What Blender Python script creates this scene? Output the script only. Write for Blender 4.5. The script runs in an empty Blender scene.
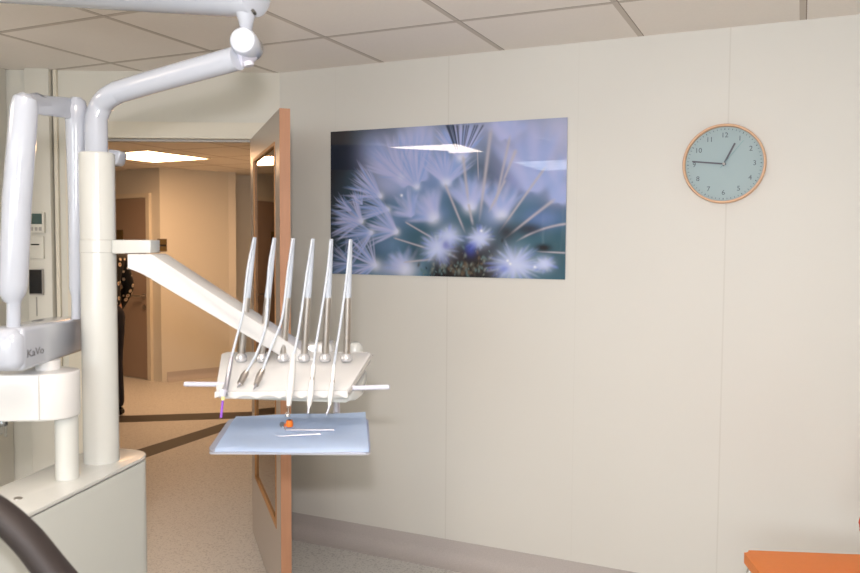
import bpy, bmesh, math, random
import numpy as np
from mathutils import Vector, Matrix
random.seed(4)
S = bpy.context.scene
COL = S.collection
R = math.radians

# ------------------------------------------------------------------ camera
CAM_H = 1.50
YAW, PIT, ROL = R(24.9), math.atan(43.8/800), 0.0062
FX = 800.0
Fh = Vector((-math.sin(YAW), math.cos(YAW), 0))
Rh = Vector((math.cos(YAW), math.sin(YAW), 0))
Zu = Vector((0, 0, 1))
F = (Fh*math.cos(PIT) - Zu*math.sin(PIT)).normalized()
U0 = (Zu*math.cos(PIT) + Fh*math.sin(PIT)).normalized()
RV = Rh*math.cos(ROL) + U0*math.sin(ROL)
UV = U0*math.cos(ROL) - Rh*math.sin(ROL)
CP = Vector((0, 0, CAM_H))
def ray(px, py):
    return F + RV*((px-430)/FX) - UV*((py-286.5)/FX)
def at(px, py, d):                 # point at horizontal distance d along the view
    r = ray(px, py); return CP + r*(d/r.dot(Fh))
def atz(px, py, z):                # point on a horizontal plane
    r = ray(px, py); return CP + r*((z-CAM_H)/r.z)
D = 3.37                            # the back wall is the plane y = D
def atw(px, py, off=0):
    r = ray(px, py); return CP + r*((D-off)/r.y)
def cw(lat, d, z):                  # room position from side / forward distances
    return Rh*lat + Fh*d + Zu*z

cd = bpy.data.cameras.new('camera'); cam = bpy.data.objects.new('camera', cd); COL.objects.link(cam)
cd.sensor_width = 36; cd.lens = 36*FX/860
m = Matrix((RV, UV, -F)).transposed().to_4x4(); m.translation = CP; cam.matrix_world = m
cd.dof.use_dof = True; cd.dof.focus_distance = 3.3; cd.dof.aperture_fstop = 5.0
cd.clip_start = .02
S.camera = cam
S.view_settings.view_transform = 'Standard'; S.view_settings.look = 'None'
S.view_settings.exposure = .14; S.view_settings.gamma = 1

# ------------------------------------------------------------------ materials
def lin(c):
    return tuple(((v/255)/12.92 if v/255 <= .04045 else ((v/255+.055)/1.055)**2.4) for v in c)
def mat(name, rgb, rough=.5, metal=0, spec=.5, noise=0, nscale=20, bump=0, bscale=60, coat=0, stretch=None):
    m = bpy.data.materials.new(name); m.use_nodes = True
    nt = m.node_tree; b = nt.nodes['Principled BSDF']
    c = lin(rgb)
    b.inputs['Base Color'].default_value = (*c, 1); b.inputs['Roughness'].default_value = rough
    b.inputs['Metallic'].default_value = metal; b.inputs['Specular IOR Level'].default_value = spec
    b.inputs['Coat Weight'].default_value = coat; b.inputs['Coat Roughness'].default_value = .08
    tc = nt.nodes.new('ShaderNodeTexCoord'); mp = nt.nodes.new('ShaderNodeMapping')
    nt.links.new(tc.outputs['Object'], mp.inputs['Vector'])
    if stretch: mp.inputs['Scale'].default_value = stretch
    n = nt.nodes.new('ShaderNodeTexNoise'); n.inputs['Scale'].default_value = nscale; n.inputs['Detail'].default_value = 3
    nt.links.new(mp.outputs[0], n.inputs['Vector'])
    r = nt.nodes.new('ShaderNodeMix'); r.data_type = 'RGBA'
    k = max(noise, .01)
    r.inputs[6].default_value = (*[v*(1-k) for v in c], 1); r.inputs[7].default_value = (*[min(1, v*(1+k)) for v in c], 1)
    nt.links.new(n.outputs[0], r.inputs[0]); nt.links.new(r.outputs[2], b.inputs['Base Color'])
    if bump:
        n2 = nt.nodes.new('ShaderNodeTexNoise'); n2.inputs['Scale'].default_value = bscale
        nt.links.new(mp.outputs[0], n2.inputs['Vector'])
        bp = nt.nodes.new('ShaderNodeBump'); bp.inputs['Strength'].default_value = bump; bp.inputs['Distance'].default_value = .002
        nt.links.new(n2.outputs[0], bp.inputs['Height']); nt.links.new(bp.outputs[0], b.inputs['Normal'])
    return m
def emat(name, rgb, strength):
    m = bpy.data.materials.new(name); m.use_nodes = True
    b = m.node_tree.nodes['Principled BSDF']
    b.inputs['Base Color'].default_value = (.8, .8, .8, 1)
    b.inputs['Emission Color'].default_value = (*rgb, 1); b.inputs['Emission Strength'].default_value = strength
    return m
def math_n(nt, op, a, b=None, c=None):
    n = nt.nodes.new('ShaderNodeMath'); n.operation = op
    for i, v in enumerate((a, b, c)):
        if v is None: continue
        if isinstance(v, (int, float)): n.inputs[i].default_value = v
        else: nt.links.new(v, n.inputs[i])
    return n.outputs[0]
def grid_line(nt, v, off, step, w):         # 1 on a line of width w repeated every step
    t = math_n(nt, 'MULTIPLY_ADD', v, 1/step, -off/step)
    f = math_n(nt, 'FRACT', math_n(nt, 'ADD', t, .5))
    dd = math_n(nt, 'ABSOLUTE', math_n(nt, 'SUBTRACT', f, .5))
    return math_n(nt, 'LESS_THAN', dd, w/step/2)
def mix_over(m, fac, rgb):
    nt = m.node_tree; b = nt.nodes['Principled BSDF']
    src = b.inputs['Base Color'].links[0].from_socket
    r = nt.nodes.new('ShaderNodeMix'); r.data_type = 'RGBA'
    nt.links.new(fac, r.inputs[0]); nt.links.new(src, r.inputs[6]); r.inputs[7].default_value = (*lin(rgb), 1)
    nt.links.new(r.outputs[2], b.inputs['Base Color'])

M = {}
M['wall'] = mat('wall_paint', (222, 219, 209), .6, noise=.015, nscale=3, bump=.15, bscale=400)
# back wall: vertical panel joints
M['wallp'] = mat('wall_panels', (221, 219, 213), .5, noise=.015, nscale=3, bump=.15, bscale=400)
nt = M['wallp'].node_tree
tc = nt.nodes.new('ShaderNodeTexCoord'); sx = nt.nodes.new('ShaderNodeSeparateXYZ'); nt.links.new(tc.outputs['Object'], sx.inputs[0])
mix_over(M['wallp'], math_n(nt, 'MULTIPLY', grid_line(nt, sx.outputs[0], -.277, 1.2, .006), .13), (150, 140, 122))
mix_over(M['wallp'], math_n(nt, 'MULTIPLY', grid_line(nt, sx.outputs[0], -.877, 1.2, .003), .06), (160, 150, 135))
M['halltrim'] = mat('painted_trim', (226, 219, 203), .45)
M['ceil'] = mat('ceiling_tiles', (244, 238, 231), .8, noise=.03, nscale=90, bump=.5, bscale=300)
nt = M['ceil'].node_tree
tc = nt.nodes.new('ShaderNodeTexCoord'); sx = nt.nodes.new('ShaderNodeSeparateXYZ'); nt.links.new(tc.outputs['Object'], sx.inputs[0])
g = math_n(nt, 'MAXIMUM', grid_line(nt, sx.outputs[0], -.022, .6, .022), grid_line(nt, sx.outputs[1], 2.87, .6, .022))
mix_over(M['ceil'], g, (206, 197, 187))
g2 = math_n(nt, 'MAXIMUM', grid_line(nt, sx.outputs[0], -.010, .6, .004), grid_line(nt, sx.outputs[1], 2.858, .6, .004))
mix_over(M['ceil'], g2, (150, 138, 128))
M['floor'] = mat('speckled_vinyl', (208, 206, 202), .45, noise=.10, nscale=160)
nt = M['floor'].node_tree
vo = nt.nodes.new('ShaderNodeTexVoronoi'); vo.inputs['Scale'].default_value = 140
tc = nt.nodes.new('ShaderNodeTexCoord'); nt.links.new(tc.outputs['Object'], vo.inputs['Vector'])
sc = nt.nodes.new('ShaderNodeSeparateColor'); nt.links.new(vo.outputs['Color'], sc.inputs[0])
mix_over(M['floor'], math_n(nt, 'MULTIPLY', math_n(nt, 'LESS_THAN', sc.outputs[0], .22), .3), (120, 116, 116))
mix_over(M['floor'], math_n(nt, 'MULTIPLY', math_n(nt, 'GREATER_THAN', sc.outputs[1], .85), .3), (225, 222, 215))
M['cove'] = mat('cove_vinyl', (188, 181, 178), .5, noise=.16, nscale=190)
M['stripe'] = mat('dark_floor_inlay', (66, 60, 54), .5, noise=.1, nscale=100)
M['white'] = mat('white_lacquer', (211, 210, 208), .22, coat=.4)
M['white2'] = mat('cool_white_lacquer', (177, 182, 192), .16, coat=.5)
M['cream'] = mat('cream_lacquer', (200, 201, 196), .25, coat=.3)
M['cab'] = mat('cabinet_panel', (202, 205, 199), .35)
M['gap'] = mat('dark_gap', (70, 68, 64), .8)
M['steel'] = mat('brushed_steel', (192, 186, 181), .32, 1)
M['chrome'] = mat('polished_chrome', (225, 225, 228), .1, 1)
M['socket'] = mat('pearl_chrome', (200, 200, 202), .2, .5)
M['alu'] = mat('satin_aluminium', (205, 205, 214), .3, .7)
M['bar'] = mat('pale_handle_bar', (200, 200, 212), .3)
M['hose'] = mat('white_silicone_hose', (186, 193, 203), .35)
M['leaf'] = mat('grey_door_laminate', (176, 164, 154), .32, noise=.03, nscale=4)
M['oak'] = mat('beech_edge', (184, 134, 102), .45, noise=.10, nscale=30, stretch=(4, 4, .25))
M['bead'] = mat('beech_bead', (176, 126, 78), .45, noise=.1, nscale=30, stretch=(4, 4, .25))
M['hdoor'] = mat('brown_door_laminate', (164, 144, 130), .4)
M['black'] = mat('black_plastic', (24, 22, 22), .25)
M['lcd'] = mat('lcd_green', (70, 92, 88), .25)
M['grey'] = mat('grey_plastic', (175, 170, 165), .4)
M['text'] = mat('grey_print', (92, 92, 96), .5)
M['leather'] = mat('dark_brown_leather', (42, 34, 32), .58, bump=.2, bscale=300)
M['orange'] = mat('orange_upholstery', (244, 138, 52), .5, noise=.04, nscale=60, bump=.2, bscale=500)
M['orange2'] = mat('orange_backrest', (214, 70, 20), .5)
M['wood'] = mat('clock_wood', (222, 178, 142), .45, noise=.06, nscale=20)
M['face'] = mat('clock_face', (160, 181, 186), .5)
M['ink'] = mat('clock_ink', (88, 88, 98), .5)
M['num'] = mat('clock_numerals', (84, 92, 102), .5)
M['teal'] = mat('pale_teal_hand', (120, 165, 170), .4)
M['cloth'] = mat('blue_paper', (216, 232, 254), .8, noise=.015, nscale=12, bump=.4, bscale=25)
M['purple'] = mat('purple_plastic', (140, 80, 190), .4)
M['yellow'] = mat('pale_yellow_plastic', (235, 220, 150), .4)
M['capor'] = mat('orange_plastic', (255, 130, 40), .4)
M['steelw'] = mat('satin_instrument_steel', (190, 190, 200), .3, .8)
M['navy'] = mat('navy_cloth', (28, 28, 42), .8)
M['skin'] = mat('skin', (205, 150, 120), .5)
M['hair'] = mat('brown_hair', (60, 40, 28), .6, noise=.3, nscale=80, stretch=(1, 1, .2))
M['brass'] = mat('brown_plaque', (92, 76, 40), .5)
M['blouse'] = mat('floral_blouse', (18, 16, 18), .8)
nt = M['blouse'].node_tree
vo = nt.nodes.new('ShaderNodeTexVoronoi'); vo.inputs['Scale'].default_value = 17
tc = nt.nodes.new('ShaderNodeTexCoord'); nt.links.new(tc.outputs['Object'], vo.inputs['Vector'])
mix_over(M['blouse'], math_n(nt, 'LESS_THAN', vo.outputs['Distance'], .29), (238, 218, 190))
mix_over(M['blouse'], math_n(nt, 'LESS_THAN', vo.outputs['Distance'], .12), (150, 90, 60))
def glassmat(name, tint=(1, 1, 1), ior=1.5, base=.0):
    m = bpy.data.materials.new(name); m.use_nodes = True; nt = m.node_tree
    nt.nodes.remove(nt.nodes['Principled BSDF'])
    out = [n for n in nt.nodes if n.type == 'OUTPUT_MATERIAL'][0]
    fr = nt.nodes.new('ShaderNodeFresnel'); fr.inputs[0].default_value = ior
    tr = nt.nodes.new('ShaderNodeBsdfTransparent'); tr.inputs[0].default_value = (*tint, 1)
    gl = nt.nodes.new('ShaderNodeBsdfGlossy'); gl.inputs['Roughness'].default_value = .01
    mx = nt.nodes.new('ShaderNodeMixShader'); f = math_n(nt, 'ADD', fr.outputs[0], base)
    nt.links.new(f, mx.inputs[0]); nt.links.new(tr.outputs[0], mx.inputs[1]); nt.links.new(gl.outputs[0], mx.inputs[2])
    nt.links.new(mx.outputs[0], out.inputs[0]); return m
M['glass'] = glassmat('door_glass', (.80, .80, .76), 1.5, .15)
M['clear'] = glassmat('clear_plastic', (.9, .92, .94), 1.45, .12)
M['clearwin'] = glassmat('added_window_glass', (.96, .97, .97))
HALLC = (1.0, .585, .31)
M['lamp_hall'] = emat('hall_light_panel', HALLC, 21)
M['lamp_warm'] = emat('warm_light_panel', (1.0, .84, .70), 19)
M['lamp_cool'] = emat('cool_light_panel', (.80, .90, 1.0), 5)
M['lamp_glow'] = mat('blueish_white_plastic', (225, 228, 245), .4)

# ------------------------------------------------------------------ helpers
def link(name, me, m, parent=None, smooth=False):
    o = bpy.data.objects.new(name, me); COL.objects.link(o)
    if m is not None: me.materials.append(m)
    if smooth:
        for p in me.polygons: p.use_smooth = True
        try: me.set_sharp_from_angle(angle=R(38))
        except Exception: pass
    if parent is not None: o.parent = parent
    return o
def obj(name, bm, m, parent=None, smooth=True):
    bmesh.ops.recalc_face_normals(bm, faces=bm.faces)
    me = bpy.data.meshes.new(name)
    # geometry is written in world space; give the object its own origin
    vs = [v.co for v in bm.verts]
    lo = Vector((min(v[i] for v in vs) for i in range(3))); hi = Vector((max(v[i] for v in vs) for i in range(3)))
    c = Vector(((lo.x+hi.x)/2, (lo.y+hi.y)/2, lo.z))
    keep = name.startswith(('wall', 'floor', 'ceiling')) and name != 'ceiling_light' and not name.startswith('wall_p') and not name.startswith('wall_c')
    if keep: c = Vector((0, 0, 0))
    pw = parent.get('_o', None) if parent is not None else None
    for v in bm.verts: v.co = v.co - c
    bm.to_mesh(me); bm.free()
    o = link(name, me, m, parent, smooth)
    o['_o'] = tuple(c)
    o.location = c - (Vector(pw) if pw is not None else Vector((0, 0, 0)))
    return o
def thing(name, loc, label, cat, group=None):
    o = bpy.data.objects.new(name, None); COL.objects.link(o); o.location = loc; o['_o'] = tuple(loc)
    o.empty_display_size = .05
    return tag(o, label, cat, group)
def tag(o, label, cat, group=None):
    o['label'] = label; o['category'] = cat
    if group: o['group'] = group
    return o
def struct(o):
    o['kind'] = 'structure'; return o
def NB(): return bmesh.new()
def add_prism(bm, base, vec, bevel=0, seg=3):     # base polygon extruded along vec
    n0 = set(bm.verts)
    a = [bm.verts.new(p) for p in base]; b = [bm.verts.new(Vector(p)+vec) for p in base]
    fs = [bm.faces.new(a[::-1]), bm.faces.new(b)]
    n = len(a)
    for i in range(n): fs.append(bm.faces.new((a[i], a[(i+1) % n], b[(i+1) % n], b[i])))
    if bevel:
        es = list({e for f in fs for e in f.edges})
        if n > 8: es = [e for e in es if e in set(fs[0].edges) | set(fs[1].edges)]
        bmesh.ops.bevel(bm, geom=es, offset=bevel, segments=seg, profile=.5, affect='EDGES')
    return bm
def add_box(bm, lo, hi, bevel=0, mw=None):
    x0, y0, z0 = lo; x1, y1, z1 = hi
    base = [Vector(p) for p in ((x0, y0, z0), (x1, y0, z0), (x1, y1, z0), (x0, y1, z0))]
    vec = Vector((0, 0, z1-z0))
    if mw: base = [mw @ p for p in base]; vec = mw.to_3x3() @ vec
    return add_prism(bm, base, vec, bevel)
def frame_of(d, upv=Zu):
    d = d.normalized()
    s = d.cross(upv)
    if s.length < 1e-4: s = d.cross(Vector((1, 0, 0)))
    s.normalize(); return s, s.cross(d).normalized()
def add_tube(bm, pts, rad, seg=20, cap=True, sx=1, sy=1):
    pts = [Vector(p) for p in pts]
    rads = rad if isinstance(rad, (list, tuple)) else [rad]*len(pts)
    rings = []; s_prev = None
    for i, p in enumerate(pts):
        d = (pts[min(i+1, len(pts)-1)]-pts[max(i-1, 0)]).normalized()
        if s_prev is None: s, u = frame_of(d)
        else:
            s = (s_prev - d*s_prev.dot(d)).normalized(); u = s.cross(d).normalized()
        s_prev = s
        rings.append([bm.verts.new(p+(s*math.cos(a)*sx+u*math.sin(a)*sy)*rads[i]) for a in [2*math.pi*k/seg for k in range(seg)]])
    for a, b in zip(rings, rings[1:]):
        for k in range(seg): bm.faces.new((a[k], a[(k+1) % seg], b[(k+1) % seg], b[k]))
    if cap: bm.faces.new(rings[0][::-1]); bm.faces.new(rings[-1])
    return bm
def bez(ctrl, n=12):            # Catmull-Rom through points
    P = [Vector(c) for c in ctrl]; P = [P[0]*2-P[1]]+P+[P[-1]*2-P[-2]]; out = []
    for i in range(1, len(P)-2):
        for k in range(n):
            t = k/n; a, b, c, d = P[i-1:i+3]
            out.append(.5*((2*b)+(c-a)*t+(2*a-5*b+4*c-d)*t*t+(-a+3*b-3*c+d)*t**3))
    out.append(P[-2]); return out
def lerp(a, b, t): return a+(b-a)*t
def add_ball(bm, c, r, seg=20, sc=(1, 1, 1)):
    mt = Matrix.Translation(c) @ Matrix.Diagonal((*sc, 1))
    bmesh.ops.create_uvsphere(bm, u_segments=seg, v_segments=seg//2, radius=r, matrix=mt); return bm
def rot_to(xa, ya, za, loc):
    m = Matrix((xa, ya, za)).transposed().to_4x4(); m.translation = loc; return m
def text_bm(s, size, mw, depth=.0006):
    cu = bpy.data.curves.new('t', 'FONT'); cu.body = s; cu.size = size; cu.align_x = 'CENTER'; cu.align_y = 'CENTER'; cu.extrude = depth
    to = bpy.data.objects.new('t', cu); COL.objects.link(to)
    dg = bpy.context.evaluated_depsgraph_get()
    me = bpy.data.meshes.new_from_object(to.evaluated_get(dg)); me.transform(mw)
    bm = bmesh.new(); bm.from_mesh(me)
    bpy.data.objects.remove(to); bpy.data.curves.remove(cu); bpy.data.meshes.remove(me); return bm

# ------------------------------------------------------------------ the setting
CEIL = 2.347; HCEIL = 2.27
c0 = Vector((-2.405, D, 0))                               # corner of back wall and door wall
pl = at(8, 67, 4.04); pl.z = 0
dw = (pl-c0).normalized()                                  # along the door wall, leftwards
dn = Vector((-dw.y, dw.x, 0));  dn = dn if dn.dot(Fh) > 0 else -dn   # away from the room
def on_dw(px, py, off=0):                                  # pixel to a point on the door wall
    r = ray(px, py); q = c0 + dn*off
    return CP + r*((q-CP).dot(dn)/r.dot(dn))
def sdw(px, py=140): return (on_dw(px, py)-c0).dot(dw)
xh = sdw(251, 139); xl = sdw(84, 136); ztop = on_dw(240, 139).z
print('door opening', xh, xl, ztop, 'len', (pl-c0).length)
LX, RX, FY = -5.0, 1.7, -3.0
le = c0 + dw*((LX-c0.x)/dw.x)                              # door wall meets the left wall
room = [Vector((c0.x, D, 0)), Vector((RX, D, 0)), Vector((RX, FY, 0)), Vector((LX, FY, 0)), Vector((LX, le.y, 0))]
WT = .12
# corridor outline
ha = c0 + dn*WT + dw*.02
hp = [at(262, 300, 4.35), at(268, 300, 9.5), at(229, 300, 9.35), at(229, 300, 8.95), at(161, 300, 8.46), at(112, 300, 8.93), at(20, 300, 9.9), at(-120, 300, 9.9), at(-420, 300, 5.6)]
hp = [Vector((p.x, p.y, 0)) for p in hp]
def slab(name, poly, z, th, m):
    bm = NB(); add_prism(bm, [Vector((p.x, p.y, z)) for p in poly], Vector((0, 0, th))); return struct(obj(name, bm, m, smooth=False))
big = [Vector((RX+.2, FY-.2, 0)), Vector((RX+.2, 10.5, 0)), Vector((-11, 10.5, 0)), Vector((-11, FY-.2, 0))]
slab('floor', big, -.1, .1, M['floor'])
slab('ceiling', room, CEIL, .1, M['ceil'])
hallpoly = [c0+dn*WT+dw*-.1, hp[0]] + hp[1:] + [c0+dn*WT+dw*3.6]
slab('ceiling_corridor', hallpoly, HCEIL, .1, M['ceil'])
def wall(name, a, b, out, z0, z1, m, th=.1):
    bm = NB(); a = Vector((a.x, a.y, z0)); b = Vector((b.x, b.y, z0)); o = out.normalized()*th
    add_prism(bm, [a, b, b+o, a+o], Vector((0, 0, z1-z0))); return struct(obj(name, bm, m, smooth=False))
wall('wall_back', c0+Vector((-.02, 0, 0)), Vector((RX, D, 0)), Vector((0, 1, 0)), 0, CEIL+.1, M['wallp'])
wall('wall_right', Vector((RX, D+.1, 0)), Vector((RX, FY, 0)), Vector((1, 0, 0)), 0, CEIL+.1, M['wall'])
bm = NB(); WX0, WX1, WZ0, WZ1 = -1.5, 1.3, .85, 2.1
for a, b, z0_, z1_ in ((LX, WX0, 0, CEIL+.1), (WX1, RX+.1, 0, CEIL+.1), (WX0, WX1, 0, WZ0), (WX0, WX1, WZ1, CEIL+.1)): add_box(bm, (a, FY-.15, z0_), (b, FY, z1_))
struct(obj('wall_front', bm, M['wall'], smooth=False))
bm = NB()
for a, b, z0_, z1_ in ((WX0, WX0+.06, WZ0, WZ1), (WX1-.06, WX1, WZ0, WZ1), (-.13, -.07, WZ0+.06, WZ1-.06), (WX0+.06, WX1-.06, WZ0, WZ0+.06), (WX0+.06, WX1-.06, WZ1-.06, WZ1)): add_box(bm, (a, FY-.10, z0_), (b, FY-.04, z1_))
wf = struct(obj('added_window_1', bm, M['halltrim'], smooth=False))  # unseen window, added to let more ambient light into the room
bm = NB(); add_box(bm, (WX0+.06, FY-.075, WZ0+.06), (WX1-.06, FY-.07, WZ1-.06)); obj('added_window_pane', bm, M['clearwin'], wf, False)
wall('wall_left', Vector((LX, FY-.1, 0)), Vector((LX, le.y+.1, 0)), Vector((-1, 0, 0)), 0, CEIL+.1, M['wall'])
# door wall with its opening: one mesh
bm = NB()
def dwbox(bm, s0, s1, z0, z1, o0, o1, bevel=0):
    pts = [c0+dw*s0+dn*o0, c0+dw*s1+dn*o0, c0+dw*s1+dn*o1, c0+dw*s0+dn*o1]
    pts = [Vector((p.x, p.y, z0)) for p in pts]; return add_prism(bm, pts, Vector((0, 0, z1-z0)), bevel)
dwbox(bm, -.02, xh-.03, 0, CEIL+.1, 0, WT)
dwbox(bm, xh-.03, xl+.03, ztop+.03, CEIL+.1, 0, WT)
dwbox(bm, xl+.03, (le-c0).length+.1, 0, CEIL+.1, 0, WT)
struct(obj('wall_door_side', bm, M['wall'], smooth=False))
# jutting pier at the left of the door wall
a = at(8, 200, 4.03); b = at(8, 200, 3.55); b = cw((a-CP).dot(Rh), 3.5, 0)
bm = NB(); a.z = b.z = 0
add_prism(bm, [a, b, b-Rh*.3, a-Rh*.3+Fh*.05], Vector((0, 0, CEIL)))
struct(obj('wall_pier', bm, M['wall'], smooth=False))
# door frame
bm = NB()
dwbox(bm, xh-.03, xh, 0, ztop, -.012, WT+.012); dwbox(bm, xl, xl+.03, 0, ztop, -.012, WT+.012)
dwbox(bm, xh-.03, xl+.03, ztop, ztop+.03, -.012, WT+.012)
dwbox(bm, xh-.09, xh-.02, 0, ztop+.08, -.014, -.001); dwbox(bm, xl+.02, xl+.09, 0, ztop+.08, -.014, -.001)
dwbox(bm, xh-.02, xl+.02, ztop+.02, ztop+.08, -.014, -.001)
struct(obj('trim_1', bm, M['halltrim'], smooth=False))
bm = NB(); dwbox(bm, xh+.001, xl-.001, ztop-.012, ztop-.001, .03, .06); struct(obj('trim_2', bm, M['grey'], smooth=False))   # seal strip
# corridor walls
hn = [('wall_corridor_right', 0, 1), ('wall_corridor_end', 1, 2), ('wall_corridor_return', 2, 3), ('wall_corridor_far', 3, 4), ('wall_corridor_door', 4, 5), ('wall_corridor_bend', 5, 6), ('wall_corridor_left', 6, 7), ('wall_corridor_side', 7, 8)]
cen = at(150, 300, 6.5); cen.z = 0
for nme, i, j in hn:
    p, q = hp[i], hp[j]; t = q-p; out = Vector((-t.y, t.x, 0))
    if out.dot((p+q)/2-cen) < 0: out = -out
    wall(nme, p, q, out, 0, HCEIL+.1, M['wall'], .08)
# cove skirting (vinyl swept up the wall) along a line p->q, towards inn
def cove(name, p, q, inn, h=.10, r=.06, m='cove'):
    prof = [(0, h), (.003, h), (.004, r)]+[(r-(r-.004)*math.cos(t), r-(r-.003)*math.sin(t)) for t in [R(a) for a in range(10, 91, 10)]]+[(r, 0), (0, 0)]
    bm = NB(); add_prism(bm, [Vector((p.x, p.y, 0))+inn*a+Zu*b for a, b in prof], Vector((q.x-p.x, q.y-p.y, 0)))
    return struct(obj(name, bm, M[m]))
cove('baseboard_back', c0+Vector((.0, -.0005, 0)), Vector((RX, D-.0005, 0)), Vector((0, -1, 0)), .115, .07)
cove('baseboard_door_side', c0+dw*(xl+.1)-dn*.0005, le-dn*.0005-dw*.1, -dn)
n45 = (hp[4]-hp[3]).normalized(); inn = Vector((-n45.y, n45.x, 0)); inn = inn if inn.dot(cen-hp[3]) > 0 else -inn
cove('baseboard_corridor', hp[3]+inn*.001, lerp(hp[3], hp[4], .93)+inn*.001, inn)
# dark inlaid stripes in the corridor floor
def stripe(name, pts):
    bm = NB(); add_prism(bm, [Vector((*atz(x, y, 0).xy, .0)) for x, y in pts], Vector((0, 0, .0015)))
    return struct(obj(name, bm, M['stripe'], smooth=False))
stripe('trim_3', [(60, 418), (256, 411.6), (256, 418), (60, 424.5)])
stripe('trim_4', [(60, 471), (140, 449), (222, 423.6), (247, 418.3), (222, 431.5), (140, 459.5), (60, 486)])

# ------------------------------------------------------------------ the open door (hinged at the right jamb, swung into the room)
hinge = on_dw(250.3, 139, -.015); hinge.z = 0
nearp = at(279.5, 109, 3.10); nearp.z = 0
dd = (nearp-hinge); DL = dd.length; dd.normalize()
dth = Vector((-dd.y, dd.x, 0)); dth = dth if dth.dot(Rh) > 0 else -dth     # thickness towards the right
TH = .04; ZT = ztop-.004; ZB = .012
print('door leaf', DL, ZT)
def dbox(bm, s0, s1, z0, z1, t0, t1, bevel=0):
    pts = [hinge+dd*s0+dth*t0, hinge+dd*s1+dth*t0, hinge+dd*s1+dth*t1, hinge+dd*s0+dth*t1]
    return add_prism(bm, [Vector((p.x, p.y, z0)) for p in pts], Vector((0, 0, z1-z0)), bevel)
def sdoor(px, py):
    r = ray(px, py); nn = dth; p = CP+r*((hinge-CP).dot(nn)/r.dot(nn)); return (p-hinge).dot(dd), p.z
g0, zg1 = sdoor(253.5, 159); g1, _ = sdoor(275, 150); _, zgt = sdoor(274.5, 142); _, zgb = sdoor(273, 520)
g1 = min(g1, DL-.10)
print('glass', g0, g1, zgt, zgb)
bm = NB()
dbox(bm, 0, g0, ZB, ZT, 0, TH); dbox(bm, g1, DL-.004, ZB, ZT, 0, TH); dbox(bm, g0, g1, ZB, zgb, 0, TH); dbox(bm, g0, g1, zgt, ZT, 0, TH)
door = struct(obj('door_1', bm, M['leaf'], smooth=False))
bm = NB(); dbox(bm, DL-.004, DL+.001, ZB, ZT, -.0005, TH+.0005); obj('edge_strip', bm, M['oak'], door, False)
bm = NB()
for t0, t1 in ((-.003, .006), (TH-.006, TH+.003)):
    dbox(bm, g0, g0+.014, zgb, zgt, t0, t1); dbox(bm, g1-.014, g1, zgb, zgt, t0, t1)
    dbox(bm, g0+.014, g1-.014, zgb, zgb+.014, t0, t1); dbox(bm, g0+.014, g1-.014, zgt-.014, zgt, t0, t1)
obj('glazing_bead', bm, M['bead'], door, False)
bm = NB(); dbox(bm, g0+.001, g1-.001, zgb+.001, zgt-.001, .0065, .0105); obj('glass_pane', bm, M['glass'], door, False)
bm = NB()
for z in (.25, 1.0, 1.75): add_tube(bm, [hinge+dd*-.004+Zu*z-dth*-.01, hinge+dd*-.004+Zu*(z+.09)-dth*-.01], .007, 10)
obj('hinge', bm, M['steel'], door)

# ------------------------------------------------------------------ corridor door (brown) and what hangs in the corridor
p4, p5 = hp[4], hp[5]
t45 = (p5-p4).normalized(); in45 = Vector((-t45.y, t45.x, 0)); in45 = in45 if in45.dot(cen-p4) > 0 else -in45
def on45(px, py, off=0.):
    r = ray(px, py); q = p4+in45*off; return CP+r*((q-CP).dot(in45)/r.dot(in45))
def s45(px, py): return (on45(px, py)-p4).dot(t45)
zd = on45(147, 198).z; s0 = s45(148.5, 250); s1 = s0+.95
def b45(bm, a, b, z0, z1, o0, o1, bev=0):
    q = [p4+t45*a+in45*o0, p4+t45*b+in45*o0, p4+t45*b+in45*o1, p4+t45*a+in45*o1]
    return add_prism(bm, [Vector((p.x, p.y, z0)) for p in q], Vector((0, 0, z1-z0)), bev)
bm = NB(); b45(bm, s0, s1, .012, zd, .002, .02); d2 = struct(obj('door_2', bm, M['hdoor'], smooth=False))
bm = NB(); b45(bm, s0-.06, s0-.003, 0, zd+.05, .001, .035); b45(bm, s1+.003, s1+.06, 0, zd+.05, .001, .035); b45(bm, s0-.003, s1+.003, zd+.003, zd+.05, .001, .035)
obj('door_frame', bm, M['halltrim'], d2, False)
hpnt = on45(144.5, 296, .02)
bm = NB(); add_tube(bm, [hpnt, hpnt+in45*.05, hpnt+in45*.055+t45*.12], .011, 10); add_tube(bm, [hpnt-Zu*.12, hpnt-Zu*.12+in45*.012], .025, 14); add_tube(bm, [hpnt, hpnt+in45*.01], .026, 14)
obj('door_handle', bm, M['steel'], d2)
q = on45(120, 239, .02)
bm = NB(); sq = (q-p4).dot(t45); b45(bm, sq-.06, sq+.09, q.z-.1, q.z+.1, .02, .028, .003)
tag(obj('door_sign', bm, M['brass']), 'small brown square sign fixed on the brown corridor door', 'sign')
# small plaque on the far corridor wall
n34 = inn
def on34(px, py, off=0.):
    r = ray(px, py); q = hp[3]+n34*off; return CP+r*((q-CP).dot(n34)/r.dot(n34))
c_ = on45(155, 245, .005); wq = .12
t34 = (hp[4]-hp[3]).normalized()
c_ = on34(161, 245, .0)
pq = thing('wall_plaque', c_, 'small olive brown plaque on the corridor wall beside the brown door', 'sign')
bm = NB(); base = [c_-t34*.06+n34*.001, c_+t34*.04+n34*.001, c_+t34*.04+n34*.012, c_-t34*.06+n34*.012]
add_prism(bm, [p-Zu*.065 for p in base], Zu*.13, .002); obj('plate', bm, M['brass'], pq, False)
bm = NB(); base = [c_-t34*.05+n34*.0125, c_+t34*.03+n34*.0125, c_+t34*.03+n34*.014, c_-t34*.05+n34*.014]
add_prism(bm, [p-Zu*.015 for p in base], Zu*.02); obj('text_strip', bm, M['black'], pq, False)

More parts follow.
